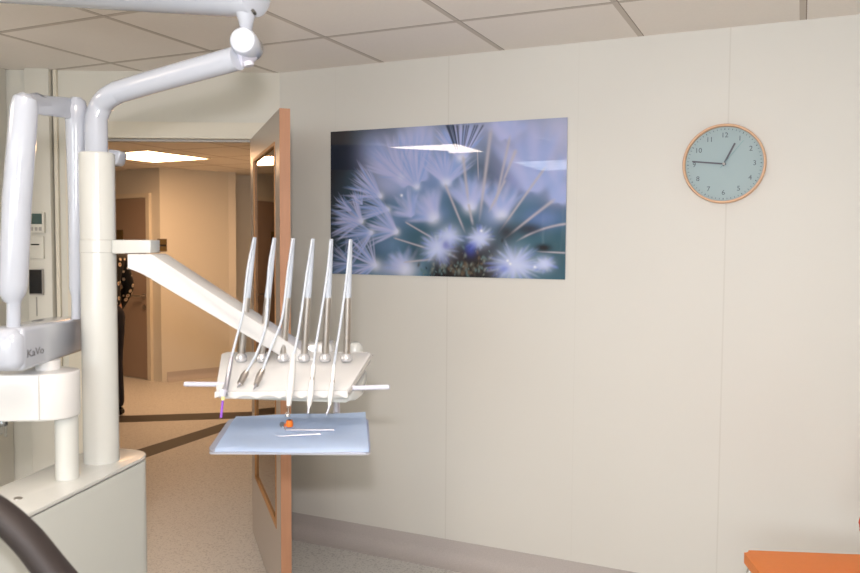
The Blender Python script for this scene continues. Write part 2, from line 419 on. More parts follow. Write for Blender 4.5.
def panel_light(name, c, ang, z, m, label, group=None, size=.6):
    t = thing(name, Vector((c.x, c.y, z-.02)), label, 'ceiling light', group)
    mw = Matrix.Translation((c.x, c.y, z)) @ Matrix.Rotation(ang, 4, 'Z')
    h = size/2; bm = NB()
    for lo, hi in (((-h, -h, -.012), (h, -h+.016, 0)), ((-h, h-.016, -.012), (h, h, 0)), ((-h, -h+.016, -.012), (-h+.016, h-.016, 0)), ((h-.016, -h+.016, -.012), (h, h-.016, 0))):
        add_box(bm, lo, hi, 0, mw)
    obj('frame', bm, M['halltrim'], t, False)
    bm = NB(); add_box(bm, (-h+.016, -h+.016, -.008), (h-.016, h-.016, -.001), 0, mw); obj('diffuser', bm, m, t, False)
    return t
ct = lerp(atz(150, 149.3, HCEIL), atz(152, 161.5, HCEIL), .5); e1 = atz(208, 157, HCEIL)-atz(152, 161.5, HCEIL)
e2 = atz(208, 157, HCEIL)-atz(150, 149.3, HCEIL)
print('hall panel sides', e1.length, e2.length, e1.normalized().dot(e2.normalized()))
panel_light('ceiling_light', ct, math.atan2(e2.y, e2.x), HCEIL, M['lamp_hall'], 'glowing square light panel in the corridor ceiling beyond the doorway', size=.74)
# room light panels (behind / beside the camera, only the first two reflected in the picture)
panel_light('ceiling_light', Vector((-3.0, .12, 0)), 0, CEIL, M['lamp_warm'], 'warm glowing ceiling panel mirrored in the upper middle of the picture', size=.68)
panel_light('ceiling_light', Vector((-2.2, -1.7, 0)), 0, CEIL, M['lamp_cool'], 'cool bluish ceiling panel mirrored at the right edge of the picture', size=1.1)
panel_light('ceiling_light', Vector((-.64, .47, 0)), 0, CEIL, M['lamp_warm'], 'added unseen warm ceiling panel nearest to the clock wall')  # extra panel out of view, added to light the tray and room
panel_light('ceiling_light', Vector((-.64, -2.0, 0)), 0, CEIL, M['lamp_warm'], 'added unseen warm ceiling panel nearest to the added window')  # extra panel out of view, added for stronger warm ambient light

# ------------------------------------------------------------------ picture
PX0 = atw(332, 200).x; PX1 = atw(567, 200).x; PZ1 = atw(332, 132).z; PZ0 = atw(332, 274).z
print('picture', PX0, PX1, PZ0, PZ1, atw(567, 118).z, atw(567, 279).z)
PZ1 = (PZ1+atw(567, 118).z)/2; PZ0 = (PZ0+atw(567, 279).z)/2
NU, NV = 470, 280
def paint():
    ys, xs = np.mgrid[0:NV, 0:NU].astype(float)
    u = xs/(NU-1); v = ys/(NV-1)
    # zoom coordinates used while sketching
    X = 38+u*748
    Y = (73+(27-73)*u)*(1-v) + (521+(540-521)*u)*v
    def C(r, g, b): return np.array(lin((r, g, b)))
    rng = np.random.RandomState(5)
    def nz(seed, sx, sy):
        r = np.random.RandomState(seed); g = r.rand(sy+2, sx+2)
        gx = u*sx; gy = v*sy; ix = gx.astype(int); iy = gy.astype(int); fx = gx-ix; fy = gy-iy
        fx = fx*fx*(3-2*fx); fy = fy*fy*(3-2*fy)
        return (g[iy, ix]*(1-fx)+g[iy, ix+1]*fx)*(1-fy)+(g[iy+1, ix]*(1-fx)+g[iy+1, ix+1]*fx)*fy
    img = np.zeros((NV, NU, 3))
    t = np.clip((X-60)/300+(Y-150)/900, 0, 1)[..., None]
    img[:] = C(32, 32, 42)*(1-t)+C(62, 106, 126)*t
    n = nz(1, 9, 6)[..., None]; img = img*(.65+.7*n)
    def over(a, col): 
        nonlocal img
        a = np.clip(a, 0, 1)[..., None]; img = img*(1-a)+col*a
    def blob(cx, cy, rx, ry, col, al, ang=0, p=1.0):
        dx = X-cx; dy = Y-cy; c, s = math.cos(R(ang)), math.sin(R(ang))
        q = ((dx*c+dy*s)/rx)**2+((-dx*s+dy*c)/ry)**2
        over(al*np.exp(-q*p), col)
    over(((X < 185) & (Y > 113) & (Y < 192)).astype(float)*np.clip((190-X)/50, 0, 1)*.8, C(12, 30, 52))  # dark band of a reflection, painted into the print's colour
    # hazes
    LAV = C(186, 190, 232); BL = C(132, 158, 214); WH = C(226, 230, 250); TEAL = C(40, 84, 98); DTE = C(26, 56, 66)
    blob(550, 220, 60, 110, DTE, .8); blob(620, 300, 50, 60, TEAL, .8); blob(330, 400, 60, 60, C(34, 80, 92), .8); blob(590, 180, 30, 70, DTE, .7)
    blob(740, 310, 50, 30, C(40, 80, 96), .8); blob(330, 455, 30, 30, C(28, 66, 78), .9); blob(760, 420, 30, 60, C(46, 88, 104), .8)
    for a in [(215, 150, 65, 75, LAV, .75), (345, 110, 75, 110, LAV, .9), (190, 130, 40, 40, BL, .5), (270, 215, 60, 60, BL, .6), (240, 240, 70, 40, LAV, .6), (320, 270, 50, 90, BL, .45),
              (480, 95, 60, 60, LAV, .7), (420, 190, 55, 60, BL, .7), (610, 50, 90, 40, LAV, .85), (690, 120, 130, 90, C(172, 176, 220), .9), (665, 220, 70, 60, C(150, 156, 210), .92),
              (765, 70, 60, 80, C(184, 186, 220), .85), (770, 275, 45, 35, C(170, 172, 218), .8), (500, 270, 35, 45, C(130, 160, 205), .8), (580, 330, 45, 50, C(150, 168, 220), .75),
              (395, 330, 45, 30, BL, .6), (250, 350, 50, 40, BL, .5), (720, 345, 60, 35, C(110, 135, 195), .75), (440, 400, 40, 40, C(150, 170, 205), .6), (240, 430, 60, 40, BL, .35),
              (265, 505, 70, 25, LAV, .7), (100, 500, 60, 20, BL, .5), (670, 380, 30, 20, C(40, 44, 60), .7), (385, 250, 60, 60, BL, .35)]:
        blob(*a)
    def stroke(x0, y0, x1, y1, w0, w1, col, al, bend=0):
        L = math.hypot(x1-x0, y1-y0); ux, uy = (x1-x0)/L, (y1-y0)/L
        pad = 3*max(w0, w1)+abs(bend)
        xa = min(x0, x1)-pad; xb = max(x0, x1)+pad; ya = min(y0, y1)-pad; yb = max(y0, y1)+pad
        i0 = max(0, int((xa-38)/748*NU)-1); i1 = min(NU, int((xb-38)/748*NU)+2)
        # rows: conservative window
        j0 = max(0, int((ya-75)/515*NV)-2); j1 = min(NV, int((yb-25)/448*NV)+3)
        if i1 <= i0 or j1 <= j0: return
        x = X[j0:j1, i0:i1]; y = Y[j0:j1, i0:i1]
        s = ((x-x0)*ux+(y-y0)*uy)/L; dd = -(x-x0)*uy+(y-y0)*ux - bend*4*np.clip(s, 0, 1)*(1-np.clip(s, 0, 1))
        w = w0+(w1-w0)*np.clip(s, 0, 1)
        a = al*np.exp(-(dd/w)**2)*np.clip(s*12+.6, 0, 1)*np.clip((1-s)*4, 0, 1)
        a = np.clip(a, 0, 1)[..., None]; img[j0:j1, i0:i1] = img[j0:j1, i0:i1]*(1-a)+col*a
    def fan(cx, cy, ang, spread, L, n, w=2.2, al=.5, col=None, core=12):
        for k in range(n):
            a = R(ang+rng.uniform(-spread, spread)); l = L*rng.uniform(.65, 1.1)
            c = col if col is not None else (LAV if rng.rand() < .6 else BL*1.1)
            stroke(cx, cy, cx+math.cos(a)*l, cy-math.sin(a)*l, w*1.3, w*.7, c, al*rng.uniform(.5, 1.1), rng.uniform(-6, 6))
        if core: blob(cx, cy, core, core, WH, .75)
    # big soft tufts behind, then crisp ones in front
    for a in [(300, 235, 118, 42, 170, 60, 9, .30), (350, 220, 98, 22, 175, 50, 10, .34), (480, 150, 92, 40, 120, 40, 9, .32), (610, 90, 90, 60, 80, 40, 12, .3), (690, 250, 80, 55, 220, 60, 14, .24),
              (430, 232, 92, 50, 125, 50, 8, .28), (600, 335, 95, 40, 120, 40, 10, .2), (765, 290, 75, 50, 150, 40, 12, .24), (505, 310, 95, 45, 130, 40, 10, .2), (390, 345, 125, 55, 110, 40, 9, .24)]:
        fan(*a, core=0)
    fan(285, 215, 125, 55, 130, 60, 3.4, .5); fan(330, 225, 100, 30, 160, 36, 4, .4)
    fan(213, 275, 152, 40, 135, 50, 2.6, .62); fan(238, 318, 165, 35, 125, 44, 2.6, .55)
    fan(148, 355, 160, 58, 118, 50, 3.2, .7); fan(183, 390, 195, 45, 140, 36, 2.6, .55)
    fan(268, 388, 160, 50, 115, 50, 3.4, .5); fan(197, 495, 160, 65, 115, 48, 2.6, .6, core=18); fan(300, 510, 120, 60, 80, 30, 7, .35, core=30)
    fan(335, 245, 110, 45, 135, 56, 3.2, .5); fan(430, 232, 92, 58, 118, 60, 3.6, .42, core=16); fan(475, 152, 90, 50, 120, 60, 3.4, .5, core=16)
    fan(390, 345, 130, 60, 95, 40, 6, .3, core=20); fan(505, 310, 95, 50, 115, 36, 7, .26, core=20); fan(600, 335, 90, 50, 105, 30, 7, .24, core=20)
    fan(320, 335, 125, 55, 90, 36, 5, .34, core=0); fan(110, 320, 150, 40, 75, 22, 2, .5, core=0); fan(150, 300, 120, 50, 60, 20, 1.6, .5, core=0)
    fan(110, 490, 150, 60, 90, 30, 2.4, .4, core=0)
    # dark strokes between the upper filaments
    for k in range(16):
        x = 410+rng.uniform(0, 135); stroke(x, 50, 475+(x-475)*.35, 130, 3, 1, C(30, 48, 70), .75)
    ST = C(188, 182, 194)
    for a in [(428, 240, 492, 395, 4, 3), (482, 150, 500, 300, 5, 4), (500, 300, 515, 370, 4, 4), (566, 68, 533, 360, 6, 4), (622, 90, 578, 320, 4, 4), (610, 225, 560, 330, 4, 4),
              (722, 190, 590, 395, 4, 3), (750, 288, 604, 415, 5, 3), (526, 130, 530, 230, 1.5, 1.5), (300, 358, 400, 415, 2.5, 3), (262, 408, 385, 445, 2.5, 3), (295, 485, 405, 474, 2.5, 4), (640, 130, 600, 240, 5, 3)]:
        stroke(*a, ST, .8)
    stroke(790, 362, 640, 422, 4, 3, ST, .8, 10); stroke(790, 455, 700, 450, 3, 2, ST, .8, 0)
    # flower base: dark with lighter flecks
    over(np.clip(1.3-(((X-490)/125)**2+((Y-520)/90)**2), 0, 1)*1.2, C(26, 24, 28)); blob(460, 460, 40, 30, C(40, 36, 44), .8)
    blob(560, 440, 60, 40, C(36, 30, 44), .85); blob(615, 390, 34, 34, C(34, 30, 40), .85); blob(722, 438, 22, 12, C(22, 20, 24), .95); blob(640, 500, 20, 14, C(40, 34, 44), .8); blob(690, 378, 28, 14, C(50, 46, 60), .7)
    for k in range(170):
        x = 490+rng.normal()*62; y = 512-abs(rng.normal())*42+15
        r = rng.uniform(2, 7); col = [C(90, 120, 124), C(70, 66, 60), C(18, 16, 16), C(120, 128, 120), C(104, 84, 64)][rng.randint(5)]
        blob(x, y, r*.7, r*1.3, col, .8, rng.uniform(-50, 50))
    # blurred bright stars
    for cx, cy, r, n in ((405, 440, 70, 60), (535, 408, 52, 60), (640, 492, 88, 80), (728, 490, 42, 30), (440, 400, 50, 30)):
        for k in range(n):
            a = rng.uniform(0, 6.28); l = r*rng.uniform(.6, 1.15); stroke(cx, cy, cx+math.cos(a)*l, cy-math.sin(a)*l*.85, 6, 3, [C(96, 120, 220), C(150, 170, 232), C(190, 204, 240)][rng.randint(3)], .3)
        blob(cx, cy, r*.55, r*.5, C(206, 216, 248), .9)
    blob(430, 430, 12, 14, C(84, 84, 190), .6); blob(508, 440, 16, 22, C(60, 80, 200), .6); blob(610, 505, 16, 12, C(80, 110, 220), .5)
    for cx, cy in ((540, 385), (620, 480), (628, 490), (700, 500), (285, 272)): blob(cx, cy, 4, 4, C(245, 248, 255), .9)
    blob(725, 440, 16, 9, C(26, 24, 30), .9)
    return img
img = paint()
me = bpy.data.meshes.new('print')
xs = np.linspace(PX0, PX1, NU); zs = np.linspace(PZ1, PZ0, NV)
XX, ZZ = np.meshgrid(xs, zs)
co = np.stack([XX-(PX0+PX1)/2, np.zeros_like(XX), ZZ-PZ0], -1).reshape(-1, 3)
idx = np.arange(NU*NV).reshape(NV, NU)
fc = np.stack([idx[:-1, :-1], idx[1:, :-1], idx[1:, 1:], idx[:-1, 1:]], -1).reshape(-1, 4)
me.from_pydata(co.tolist(), [], fc.tolist())
ca = me.color_attributes.new('print', 'FLOAT_COLOR', 'POINT')
ca.data.foreach_set('color', np.concatenate([img.reshape(-1, 3), np.ones((NU*NV, 1))], 1).astype(np.float32).ravel())
pm = bpy.data.materials.new('glossy_dandelion_print'); pm.use_nodes = True
b = pm.node_tree.nodes['Principled BSDF']; an = pm.node_tree.nodes.new('ShaderNodeVertexColor'); an.layer_name = 'print'
pm.node_tree.links.new(an.outputs[0], b.inputs['Base Color']); b.inputs['Roughness'].default_value = .5
b.inputs['Coat Weight'].default_value = 1; b.inputs['Coat Roughness'].default_value = .0; b.inputs['Specular IOR Level'].default_value = .2
pic = thing('wall_picture', Vector(((PX0+PX1)/2, D-.012, PZ0)), 'large glossy blue and white dandelion macro print hanging on the back wall', 'picture')
bm = NB(); add_box(bm, (PX0, D-.011, PZ0), (PX1, D-.001, PZ1)); obj('backing_panel', bm, M['alu'], pic, False)
o = link('print', me, pm, pic); o.location = (0, 0, 0)

# ------------------------------------------------------------------ clock
cc = atw(724.3, 164.3, .0)
RR = .1545
clk = thing('wall_clock', Vector((cc.x, D-.001, cc.z-RR)), 'round clock with pale wooden rim and blue-grey face on the back wall', 'clock')
def wy(r, a, y): return Vector((cc.x+r*math.sin(a), D-y, cc.z+r*math.cos(a)))
N = 72
bm = NB()
prof = [(RR, .001), (RR, .034), (RR-.003, .038), (RR-.008, .038), (RR-.0095, .035), (RR-.0095, .012), (RR-.02, .001)]
rg = [[bm.verts.new(wy(r, 2*math.pi*k/N, y)) for k in range(N)] for r, y in prof]
for i in range(len(prof)):
    a_, b_ = rg[i], rg[(i+1) % len(prof)]
    for k in range(N): bm.faces.new((a_[k], a_[(k+1) % N], b_[(k+1) % N], b_[k]))
obj('rim', bm, M['wood'], clk)
bm = NB(); add_prism(bm, [wy(RR-.0095, 2*math.pi*k/N, .004) for k in range(N)], Vector((0, -.008, 0))); obj('face', bm, M['face'], clk)
for h in range(1, 13):
    a = h*math.pi/6; p = wy(.112, a, .0125)
    mw = rot_to(Vector((1, 0, 0)), Vector((0, 0, 1)), Vector((0, -1, 0)), p)
    obj('numeral', text_bm(str(h), .027, mw, .0004), M['num'], clk, False)
bm = NB()
for k in range(60):
    a = k*math.pi/30; mw = rot_to(Vector((math.cos(a), 0, -math.sin(a))), Vector((math.sin(a), 0, math.cos(a))), Vector((0, -1, 0)), wy(.136, a, .0122))
    w = .0008 if k % 5 else .0014; add_box(bm, (-w, -.003, 0), (w, .003, .0006), 0, mw)
obj('minute_track', bm, M['num'], clk, False)
def hand(name, a, l0, l1, w, y, m):
    bm = NB(); a = R(a); mw = rot_to(Vector((math.cos(a), 0, -math.sin(a))), Vector((math.sin(a), 0, math.cos(a))), Vector((0, -1, 0)), Vector((cc.x, D-y, cc.z)))
    add_box(bm, (-w, -l0, 0), (w, l1, .0015), .0004, mw); obj(name, bm, m, clk, False)
hand('hour_hand', 26, .008, .088, .0035, .016, M['ink']); hand('minute_hand', 276.3, .008, .120, .003, .019, M['ink']); hand('second_hand', 38.5, .02, .112, .0008, .022, M['teal'])
bm = NB(); add_tube(bm, [wy(0, 0, .012), wy(0, 0, .026)], .005, 16); obj('hub', bm, M['grey'], clk)

# ------------------------------------------------------------------ pilaster with wall devices
z0 = 0
s_a = sdw(28.5, 66); s_b = sdw(52.5, 66); PO = .05
bm = NB(); dwbox(bm, s_b, s_a, 0, CEIL, -PO, -.0005, .003); struct(obj('trim_5', bm, M['wall']))
bm = NB(); dwbox(bm, s_b-.025, s_b-.008, 0, CEIL, -.02, -.0005); struct(obj('trim_6', bm, M['halltrim'], smooth=False))
def dev(px0, px1, py0, py1, th, off=PO):
    a = on_dw(px0, py0, -off-.0005); b = on_dw(px1, py1, -off-.0005)
    sa = (a-c0).dot(dw); sb = (b-c0).dot(dw); return min(sa, sb), max(sa, sb), b.z, a.z, -off-.0005-th, -off-.0005
def devbox(name, args, m, parent=None, bev=.003):
    bm = NB(); dwbox(bm, *args, bev); return obj(name, bm, m, parent)
def inset(a, l, r, bo, t, th):
    s0_, s1_, zz0, zz1, o0, o1 = a; w = s1_-s0_; h = zz1-zz0
    return (s0_+w*l, s0_+w*(1-r), zz0+h*bo, zz0+h*(1-t), o0-th, o0+.001)
A = dev(29, 46, 212, 233, .02)
th_ = devbox('thermostat', A, M['wall']); tag(th_, 'small wall thermostat with dark green display at the top of the pilaster', 'thermostat')
devbox('display', inset(A, .12, .12, .42, .08, .002), M['lcd'], th_, 0)
for k in range(3): devbox('button', inset(A, .15+.25*k, .70-.25*k, .1, .72, .003), M['grey'], th_, .001)
A = dev(29, 45, 236, 259, .012)
sw = devbox('control_plate', A, M['wall']); tag(sw, 'square cream wall plate with a dark slot between thermostat and black device', 'wall plate')
devbox('slot', inset(A, .28, .18, .60, .34, .001), M['black'], sw, 0)
A = dev(30.5, 44.5, 269, 295, .02)
ph = devbox('handset', A, M['grey']); tag(ph, 'black glossy handheld device hanging on the pilaster above a thin cord', 'remote control')
devbox('screen', inset(A, .04, .04, .06, .03, .002), M['black'], ph, 0)
A = dev(36.3, 37.6, 297, 316, .006); tag(devbox('cord', A, M['grey'], None, .001), 'thin grey cord hanging under the black handheld device', 'cord')

# ------------------------------------------------------------------ dental unit
cx = at(99, 300, 2.04); base_xy = Vector((cx.x, cx.y, 0))
TOPZ = at(99, 460.5, 2.04).z
print('unit top z', TOPZ)
unit = thing('dental_unit', base_xy, 'white dental unit with tall column, lamp arm and instrument console at the left', 'dental unit')
# cabinet: long narrow body with rounded far end
fr = atz(140.5, 458.5, TOPZ); fn = atz(30, 513, TOPZ)
ax = (fr-fn); ax.z = 0; ax.normalize(); sd = Vector((-ax.y, ax.x, 0)); sd = sd if sd.dot(Rh) < 0 else -sd   # sd points left
W = .185
far = atz(128, 447.5, TOPZ); far.z = 0
near_len = .85
def stadium(z, w, grow=0, rr=.075):
    e = fr.copy(); e.z = 0
    f0 = e + ax*((far-e).dot(ax)*.85)
    pts = [f0 - ax*near_len]
    a0 = f0 - ax*rr
    pts.append(a0)
    for k in range(1, 9):
        t = R(k*90/8); pts.append(a0 + sd*(rr-rr*math.cos(t)) + ax*rr*math.sin(t))
    b0 = f0 + sd*(w-rr) - ax*rr
    for k in range(0, 9):
        t = R(90-k*90/8); pts.append(b0 + sd*rr*math.cos(t) + ax*rr*math.sin(t))
    pts.append(f0+sd*w-ax*near_len)
    c = sum(pts, Vector())/len(pts)
    return [Vector((p.x, p.y, z)) for p in pts]
bm = NB(); add_prism(bm, stadium(.08, W), Vector((0, 0, TOPZ-.012-.08))); cabn = obj('cabinet', bm, M['cab'], unit)
bm = NB(); add_prism(bm, [p+ax*-.01+sd*.004 for p in stadium(TOPZ-.0118, W-.01)], Vector((0, 0, .003))); obj('shadow_gap', bm, M['gap'], cabn)
bm = NB(); add_prism(bm, stadium(TOPZ-.0088, W), Vector((0, 0, .0088)), .002, 2); obj('cabinet_top', bm, M['cream'], cabn)
bm = NB(); add_prism(bm, [p-ax*.03+sd*.02 for p in stadium(0, W-.04)], Vector((0, 0, .0798))); obj('plinth', bm, M['gap'], cabn)
kb = atz(18, 499, TOPZ); bm = NB(); add_tube(bm, [kb, kb+Zu*.003], .009, 16); obj('cap', bm, M['steel'], cabn)
# column
def up(px, py, d=2.04): return at(px, py, d).z
def colp(z, o=(0, 0)): return Vector((cx.x, cx.y, z))
zs_ = [TOPZ-.001, up(99, 255)]
bm = NB(); add_tube(bm, [colp(TOPZ), colp(up(99, 252.5))], [.0435, .0435], 40); col = obj('column', bm, M['cream'], unit)
bm = NB(); add_tube(bm, [colp(up(99, 252.3)), colp(up(99, 240))],   .0445, 40); obj('collar', bm, M['cream'], col)
zt = up(99, 153)
bm = NB(); add_tube(bm, [colp(up(99, 239.8)), colp(zt-.003), colp(zt)], [.0430, .0430, .040], 40); obj('sleeve', bm, M['cream'], col)
# lamp post: bends to the right, ends in a joint
e_l = at(112, 95, 2.03); e_r = at(238, 58, 1.86)
post = [colp(zt), colp(zt+.02)] + bez([colp(up(100, 118)), at(101, 106, 2.04), at(107, 98.5, 2.03), at(118, 92, 2.02)], 8) + [at(150, 82.5, 1.98), at(200, 68.5, 1.91), e_r]
bm = NB(); add_tube(bm, post, .0275, 32); lp = obj('lamp_post', bm, M['white2'], unit)
jc = at(247, 45, 1.88)
bm = NB(); add_tube(bm, [jc-Fh*.045, jc-Fh*.04, jc+Fh*.035, jc+Fh*.045], [.027, .0305, .0305, .024], 32); obj('joint_disc', bm, M['white2'], lp)
bm = NB(); add_tube(bm, [at(236, 59, 1.87), at(250, 55, 1.90), at(256, 51, 1.92)], [.022, .019, .013], 20); add_tube(bm, [at(248, 62, 1.86), at(249, 66, 1.86)], .012, 14); obj('knuckle', bm, M['bar'], lp)
bm = NB(); add_tube(bm, [at(245.5, 36, 1.86), at(246, 27, 1.85), at(246, 21, 1.84), at(246, 13, 1.84)], [.0165, .014, .017, .024], 24); obj('neck', bm, M['white2'], lp)
a0 = at(-60, -19, 2.4); a1 = at(250, -6.5, 1.84)
dirv = (a1-a0).normalized()
tp = [a0, lerp(a0, a1, .5), a1-dirv*.02, a1, a1+dirv*.018, a1+dirv*.026]
bm = NB(); add_tube(bm, tp, [.052, .053, .054, .054, .050, .030], 32); ua = obj('upper_arm', bm, M['white2'], unit)
sc_ = at(252, 9.5, 1.775); bm = NB(); add_tube(bm, [sc_+Fh*.03, sc_+Fh*.008], .004, 12); obj('screw', bm, M['gap'], ua)
bm = NB(); P = [at(108, 149, 2.10), at(119.5, 150.5, 2.10), at(120.5, 153, 2.10), at(117.5, 163, 2.10), at(115, 165, 2.10), at(108, 165, 2.10)]
add_prism(bm, P, Fh*.05, .003); obj('rear_fitting', bm, M['white2'], unit)
# bracket plate and delivery arm
def quadbox(bm, P, vec, bevel=0): return add_prism(bm, P, vec, bevel)
bm = NB(); P = [at(112, 240, 2.02), at(150.5, 240, 2.0), at(150.5, 253, 2.0), at(112, 253.6, 2.02)]
quadbox(bm, P, Fh*.07, .002); obj('bracket', bm, M['cream'], unit)
bm = NB()
P = [at(127, 254.2, 2.0), at(150, 254, 2.0), at(153, 255.5, 2.0), at(318, 362, 2.12), at(296, 366, 2.12), at(239, 331, 2.06), at(150, 279, 2.0), at(141, 271.5, 2.0), at(136, 269.5, 2.0), at(127, 269.5, 2.0)]
quadbox(bm, P, Fh*.085+Rh*.012, .004); obj('delivery_arm', bm, M['white'], unit)
bm = NB(); P = [at(288, 345, 2.15), at(330, 343, 2.17), at(334, 352, 2.17), at(296, 368, 2.15)]
quadbox(bm, P, Fh*.08, .006); obj('arm_end', bm, M['white'], unit)
# console
TL, TR, BR, BL_ = at(222, 352, 2.16), at(372, 352, 2.16), at(348, 390, 1.98), at(215.5, 391, 1.96)
nrm = (TR-TL).cross(BL_-TL).normalized(); nrm = nrm if nrm.z < 0 else -nrm
bm = NB()
def rnd(P, r=.018, n=5):
    out = []
    for i in range(len(P)):
        a, b, c = P[i-1], P[i], P[(i+1) % len(P)]
        u1 = (a-b).normalized()*r; u2 = (c-b).normalized()*r
        for k in range(n+1):
            t = k/n; out.append((b+u1)*(1-t)**2+b*2*t*(1-t)+(b+u2)*t*t)
    return out
add_prism(bm, rnd([TL, TR, BR, BL_], .014), nrm*.022, .004, 2)
con = obj('console', bm, M['white'], unit)
# scalloped front lip
bm = NB(); lipT = []; n = 66
for k in range(n+1):
    t = k/n; p = lerp(BL_, lerp(BL_, BR, 1.0), t); lipT.append(p)
lo_ = [p - Zu*(.019-.0085*abs(math.sin(math.pi*(t*6.0+.1)))) + Fh*.0 for p, t in zip(lipT, [k/n for k in range(n+1)])]
for k in range(n):
    for dy in (0,):
        f1, f2 = lipT[k]-Zu*.0005, lipT[k+1]-Zu*.0005; g1_, g2_ = lo_[k], lo_[k+1]
        of = -Fh*.008
        v = [bm.verts.new(q) for q in (f1, f2, g2_, g1_, f1+of, f2+of, g2_+of, g1_+of)]
        for ff in ((0, 1, 2, 3), (7, 6, 5, 4), (0, 4, 5, 1), (3, 2, 6, 7)): bm.faces.new([v[i] for i in ff])
        if k == 0: bm.faces.new([v[i] for i in (0, 3, 7, 4)])
        if k == n-1: bm.faces.new([v[i] for i in (1, 5, 6, 2)])
bmesh.ops.remove_doubles(bm, verts=bm.verts, dist=1e-5)
obj('instrument_lip', bm, M['white'], con)
# body beneath and the dark edge line on its right flank
bm = NB(); add_prism(bm, rnd([at(235, 360, 2.15), at(367, 362, 2.15), at(362, 378, 2.05), at(350, 386, 2.02), at(230, 382, 2.03)], .012), nrm*.028, .008, 3)
for v in bm.verts: v.co += nrm*.021
obj('console_body', bm, M['cream'], con)
bm = NB(); add_tube(bm, [TR+nrm*.010+Rh*.001, lerp(TR, BR, .5)+nrm*.010+Rh*.001, BR+nrm*.010+Rh*.001], .0022, 8); obj('edge_seal', bm, M['grey'], con)
bm = NB(); h0, h1 = at(184, 384, 1.99), at(230, 384.5, 2.0); add_tube(bm, [h0, lerp(h0, h1, .02), h1], [.0045, .0062, .0062], 16); obj('handle', bm, M['bar'], con)
bm = NB(); h0, h1 = at(389.5, 387, 1.98), at(336, 388.5, 2.03); add_tube(bm, [h0, lerp(h0, h1, .02), h1], [.0045, .0062, .0062], 16); obj('handle', bm, M['bar'], con)
bm = NB(); gp = at(355, 345, 2.2); add_tube(bm, [gp-Zu*.02, gp-Zu*.005, gp+Zu*.004, gp+Zu*.008], [.022, .022, .016, .010], 20, sx=1.0); obj('bur_stand', bm, M['cream'], con)
# whip arms
base_x = [241, 262, 283, 304, 325, 346.5]; mid_x = [247.3, 267.7, 287.6, 308, 328, 348]; top_x = [254.7, 274.6, 293.3, 313, 331.4, 350.6]
WB, WM, WTp = [], [], []
for i in range(6):
    d0 = 2.11; b_ = at(base_x[i], 358, d0); m_ = at(mid_x[i], 297.5, d0-.01); t_ = at(top_x[i], 237.5+i*.4, d0-.03)
    WB.append(b_); WM.append(m_); WTp.append(t_)
    bm = NB(); add_tube(bm, [b_, m_], [.0094, .0090], 16); w = obj('whip_arm', bm, M['steel'], con)
    bm = NB(); add_tube(bm, [b_+Zu*.012, b_+Zu*.006, b_, b_-Zu*.008], [.011, .015, .0172, .014], 18); obj('socket', bm, M['socket'], w)
    bm = NB(); add_tube(bm, [m_, lerp(m_, t_, .5), t_], [.0088, .0070, .0048], 14); obj('rod', bm, M['hose'], w)
# tray holder
HT = at(210, 448.5, 1.97).z; TS = .25
def att(px, py, h=0.):            # pixel to a point on the tray plane, which leans slightly towards the camera
    r = ray(px, py); nn = (Zu-Fh*TS); q = Fh*1.97+Zu*(HT+h)
    return CP + r*((q-CP).dot(nn)/r.dot(nn))
tp0 = at(336.5, 386, 2.205); tz_ = att(336.5, 416, 0).z
tb0 = att(336.5, 430)-Zu*.014
bm = NB(); add_tube(bm, [tp0, Vector((tp0.x, tp0.y, tz_+.004)), Vector((tp0.x, tp0.y, tz_-.004))], .0095, 18); add_tube(bm, [Vector((tp0.x, tp0.y, tz_-.002)), tb0-Zu*.001], .006, 10); obj('tray_post', bm, M['alu'], unit)
# left hand beam with lettering, bowl housing, posts, inverted-U arm
bL = [at(24, 328, 1.72), at(84, 316.5, 2.12), at(84, 351, 2.12), at(24, 371.5, 1.72)]
Bw = -Rh*.085
bm = NB(); add_prism(bm, bL, Bw, .010, 3); beam = obj('beam', bm, M['white2'], unit)
ec = lerp(lerp(bL[0], bL[3], .5), lerp(bL[0], bL[3], .5)+Bw, .5); bd = (bL[1]-bL[0]); bd.z = 0; bd.normalize()
bm = NB()
hh = (bL[0].z-bL[3].z)/2
ring = []
for k in range(6):
    t = R(k*18); s_ = math.cos(t); o_ = -bd*(.028*math.sin(t))
    pts = []
    for (a, b) in [(math.cos(q), math.sin(q)) for q in [2*math.pi*j/28 for j in range(28)]]:
        f = lambda v: math.copysign(abs(v)**.55, v)
        pts.append(bm.verts.new(ec + Rh*(f(a)*.0425*(.35+.65*s_)) + Zu*(f(b)*hh*(.45+.55*s_)) + o_ + bd*.004))
    ring.append(pts)
for a_, b_ in zip(ring, ring[1:]):
    for j in range(28): bm.faces.new((a_[j], a_[(j+1) % 28], b_[(j+1) % 28], b_[j]))
bm.faces.new(ring[-1])
obj('end_cap', bm, M['white2'], beam)
tx = (bL[1]-bL[0]).normalized(); ty = (bL[0]-bL[3]).normalized(); tn = tx.cross(ty).normalized(); tn = tn if tn.dot(Rh) > 0 else -tn
nb = (bL[1]-bL[0]).cross(bL[3]-bL[0]).normalized()
r_ = ray(35.5, 352); q_ = CP + r_*((bL[0]-CP).dot(nb)/r_.dot(nb))
ty2 = tn.cross(tx).normalized()
mw = rot_to(tx, ty2, tn, q_+tn*.0006)
obj('lettering', text_bm('KaVo', .024, mw @ Matrix.Diagonal((1.9, 1, 1, 1)), .0003), M['text'], beam, False)
